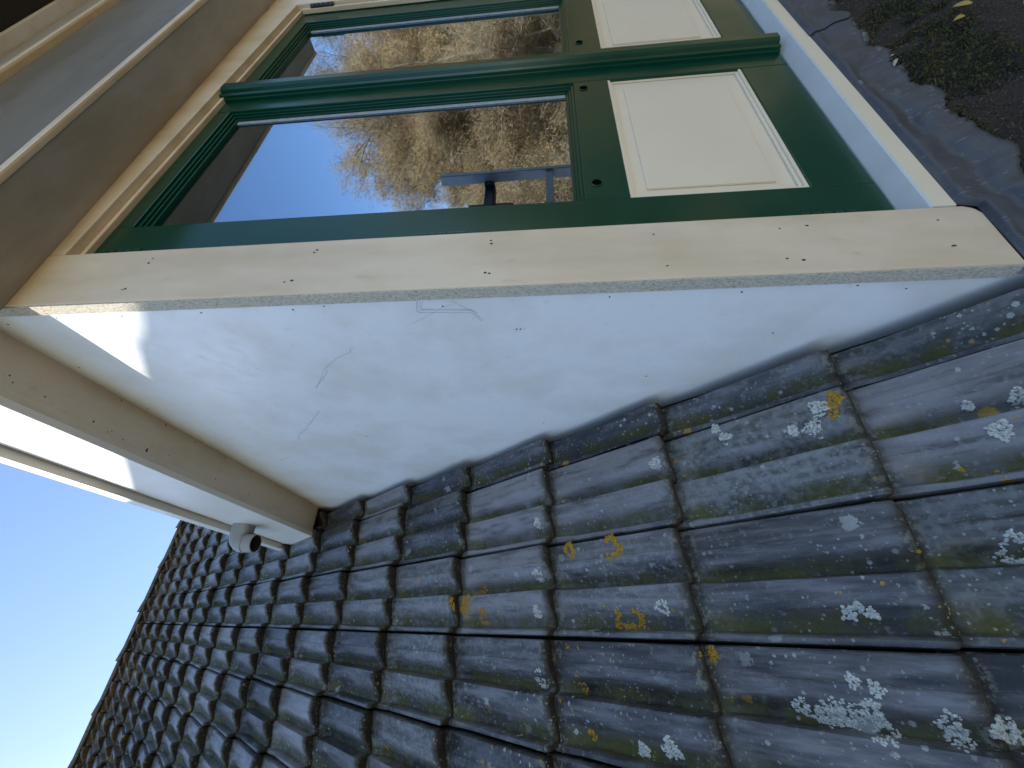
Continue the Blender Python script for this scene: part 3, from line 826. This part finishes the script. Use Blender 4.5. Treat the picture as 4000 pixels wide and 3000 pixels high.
def twig(pts, r, label):
    V, F = [], []
    P = [RP(x, s_of(y), h) for x, y, h in pts]; k = 5
    for a, p in enumerate(P):
        d = (P[min(a + 1, len(P) - 1)] - P[max(a - 1, 0)]).normalized(); u = d.cross(NR).normalized(); v = d.cross(u)
        for q in range(k): t = 2 * math.pi * q / k; V.append(p + (u * math.cos(t) + v * math.sin(t)) * r)
    for a in range(len(P) - 1):
        for q in range(k): F.append((a * k + q, a * k + (q + 1) % k, (a + 1) * k + (q + 1) % k, (a + 1) * k + q))
    return tag(pyobj('twig', V, F, M_twig, None, True), label, 'twig')
twig([(.470, -.026, -.008), (.472, -.034, -.010), (.474, -.042, -.012), (.500, -.047, -.016), (.530, -.053, -.020), (.537, -.060, -.02)], .0007, 'thin bent brown twig reaching from the moss to the lead edge')

# ================================================================ ladder standing before the eave (mirrored in the left casement)
LD = empty('ladder', (1.75, -1.5, -5.4), 'aluminium ladder with a black clamp, mirrored in the left casement glass', 'ladder')
def bar(bm, a, b, wx, wy):
    a, b = Vector(a), Vector(b); d = (b - a).normalized(); ux = Vector((1, 0, 0)) if abs(d.x) < .9 else Vector((0, 1, 0)); uy = d.cross(ux).normalized()
    vs = [bm.verts.new(p + ux * sx * wx / 2 + uy * sy * wy / 2) for p in (a, b) for sx, sy in ((-1, -1), (1, -1), (1, 1), (-1, 1))]
    for f in ((0, 1, 2, 3), (7, 6, 5, 4), (0, 4, 5, 1), (1, 5, 6, 2), (2, 6, 7, 3), (3, 7, 4, 0)): bm.faces.new([vs[i] for i in f])
lt = lambda x, z: (x + .022 * (1.18 - z), -.86, z)
for x in (1.925, 1.545):
    bm = bmesh.new(); bar(bm, lt(x, 1.18), lt(x, -5.4), .032, .065); bmesh.ops.bevel(bm, geom=list(bm.edges), offset=.004, segments=2, affect='EDGES'); obj('stile', bm, M_alu, LD)
z = .50
while z > -5.2:
    bm = bmesh.new(); bar(bm, lt(1.561, z), lt(1.909, z), .045, .045); obj('rung', bm, M_alu, LD); z -= .28
bm = bmesh.new(); box(bm, 1.66, 1.915, -.97, -.90, .84, .905, bev=.01); box(bm, 1.68, 1.74, -.99, -.91, .72, 1.0, bev=.012); box(bm, 1.90, 1.975, -1.0, -.88, .85, .91, bev=.008)
obj('clamp', bm, M_black, LD)

# ================================================================ surroundings
bm = bmesh.new(); bmesh.ops.create_grid(bm, x_segments=60, y_segments=60, size=400)
for v in bm.verts: v.co.z = -5.4 + .6 * noise.noise(v.co * .02) * min(1, v.co.length / 30)
tag(obj('ground', bm, M_ground), kind='structure')

def tree_mesh(seed, H):
    r = random.Random(seed); V, F, TV, TF = [], [], [], []
    def seg(a, b, ra, rb, k):
        d = (b - a); 
        if d.length < 1e-5: return
        d.normalize(); u = d.orthogonal().normalized(); v = d.cross(u); base = len(V)
        for p, q in ((a, ra), (b, rb)):
            for i in range(k): t = 2 * math.pi * i / k; V.append(p + (u * math.cos(t) + v * math.sin(t)) * q)
        for i in range(k): F.append((base + i, base + (i + 1) % k, base + k + (i + 1) % k, base + k + i))
    def grow(p, d, ln, rad, dep):
        n = 3
        q = p
        for k in range(n):
            d = (d + Vector((r.gauss(0, .16), r.gauss(0, .16), r.gauss(.03, .10)))).normalized()
            e_ = q + d * ln / n; seg(q, e_, rad * (1 - .2 * k / n), rad * (1 - .2 * (k + 1) / n), 6 if dep > 3 else 3)
            q = e_
            if dep > 0 and k > 0 or (dep < 5 and dep > 0):
                for _ in range(1 if dep > 4 else r.choice((1, 2))):
                    sd = (d + Vector((r.gauss(0, .75), r.gauss(0, .75), r.gauss(.1, .4)))).normalized()
                    grow(q, sd, ln * r.uniform(.55, .75), rad * .55, dep - 1)
            if dep <= 1:
                for _ in range(8):
                    c = q + Vector((r.gauss(0, .14), r.gauss(0, .14), r.gauss(0, .14))); s_ = r.uniform(.014, .030)
                    b = len(TV); a_ = Vector((r.gauss(0, 1), r.gauss(0, 1), r.gauss(0, 1))).normalized(); o_ = a_.orthogonal().normalized()
                    TV.extend([c - a_ * s_ * 3.5, c + o_ * s_ * .22, c + a_ * s_ * 3.5, c - o_ * s_ * .22]); TF.append((b, b + 1, b + 2, b + 3))
    p = Vector((0, 0, 0)); d = Vector((0, 0, 1)); rad = H * .018
    for k in range(7):
        d = (d + Vector((r.gauss(0, .06), r.gauss(0, .06), .1))).normalized(); q = p + d * H * .11; seg(p, q, rad, rad * .86, 8); rad *= .84; p = q
        if k >= 1:
            for _ in range(3):
                t = r.uniform(0, 6.28); sd = Vector((math.cos(t), math.sin(t), r.uniform(.35, .9))).normalized()
                grow(p, sd, H * .24 * (1 - .07 * k), rad * .5, 4)
    grow(p, d, H * .2, rad * .8, 4)
    mt = bpy.data.meshes.new('trunk'); mt.from_pydata([tuple(v) for v in V], [], F); mt.materials.append(M_bark)
    mc = bpy.data.meshes.new('crown'); mc.from_pydata([tuple(v) for v in TV], [], TF); mc.materials.append(M_twig)
    return mt, mc
TM = [tree_mesh(3, 12), tree_mesh(8, 12), tree_mesh(21, 12)]
SP = [(17, -8.5, 1.1, 0), (21, -6.2, 1.15, 1), (26, -10, 1.25, 2), (30, -7, 1.3, 0), (24, -13.5, 1.1, 1), (33, -15, 1.3, 2), (40, -12, 1.5, 1), (38, -20, 1.3, 0), (46, -18, 1.6, 2), (15.5, -5, .95, 2), (31, -24, 1.1, 1), (12, -26, .8, 0), (-6, -30, .9, 2), (-18, -26, .85, 1)]
for k, (x, y, sc, ty) in enumerate(SP):
    t = empty('bare_tree', (x, y, -5.4), 'bare brown tree standing in front of the house', 'tree', 'bare trees in front of the house')
    t.rotation_euler.z = k * 1.3; t.scale = (sc, sc, sc)
    for nm, me in zip(('trunk', 'crown'), TM[ty]):
        c = bpy.data.objects.new(nm, me); link(c); c.parent = t
# scrubby wood edge behind the trees
V, F = [], []
r = random.Random(5)
for _ in range(16000):
    ang = r.uniform(-.2, 3.4); R_ = r.uniform(34, 60); x, y = R_ * math.cos(ang) + 5, -R_ * math.sin(ang) * .8 - 4
    hmax = 4.5 + 3 * noise.noise(Vector((x * .08, y * .08, 0)))
    c = Vector((x, y, -5.4 + r.uniform(0, hmax))); s_ = r.uniform(.15, .5)
    a_ = Vector((r.gauss(0, 1), r.gauss(0, 1), r.gauss(0, 1))).normalized(); o_ = a_.orthogonal().normalized(); b = len(V)
    V += [c - a_ * s_, c + o_ * s_ * .5, c + a_ * s_, c - o_ * s_ * .5]; F.append((b, b + 1, b + 2, b + 3))
tag(pyobj('scrub', V, F, M_scrub), 'brown scrub along the far edge of the garden', 'scrub', kind='stuff')
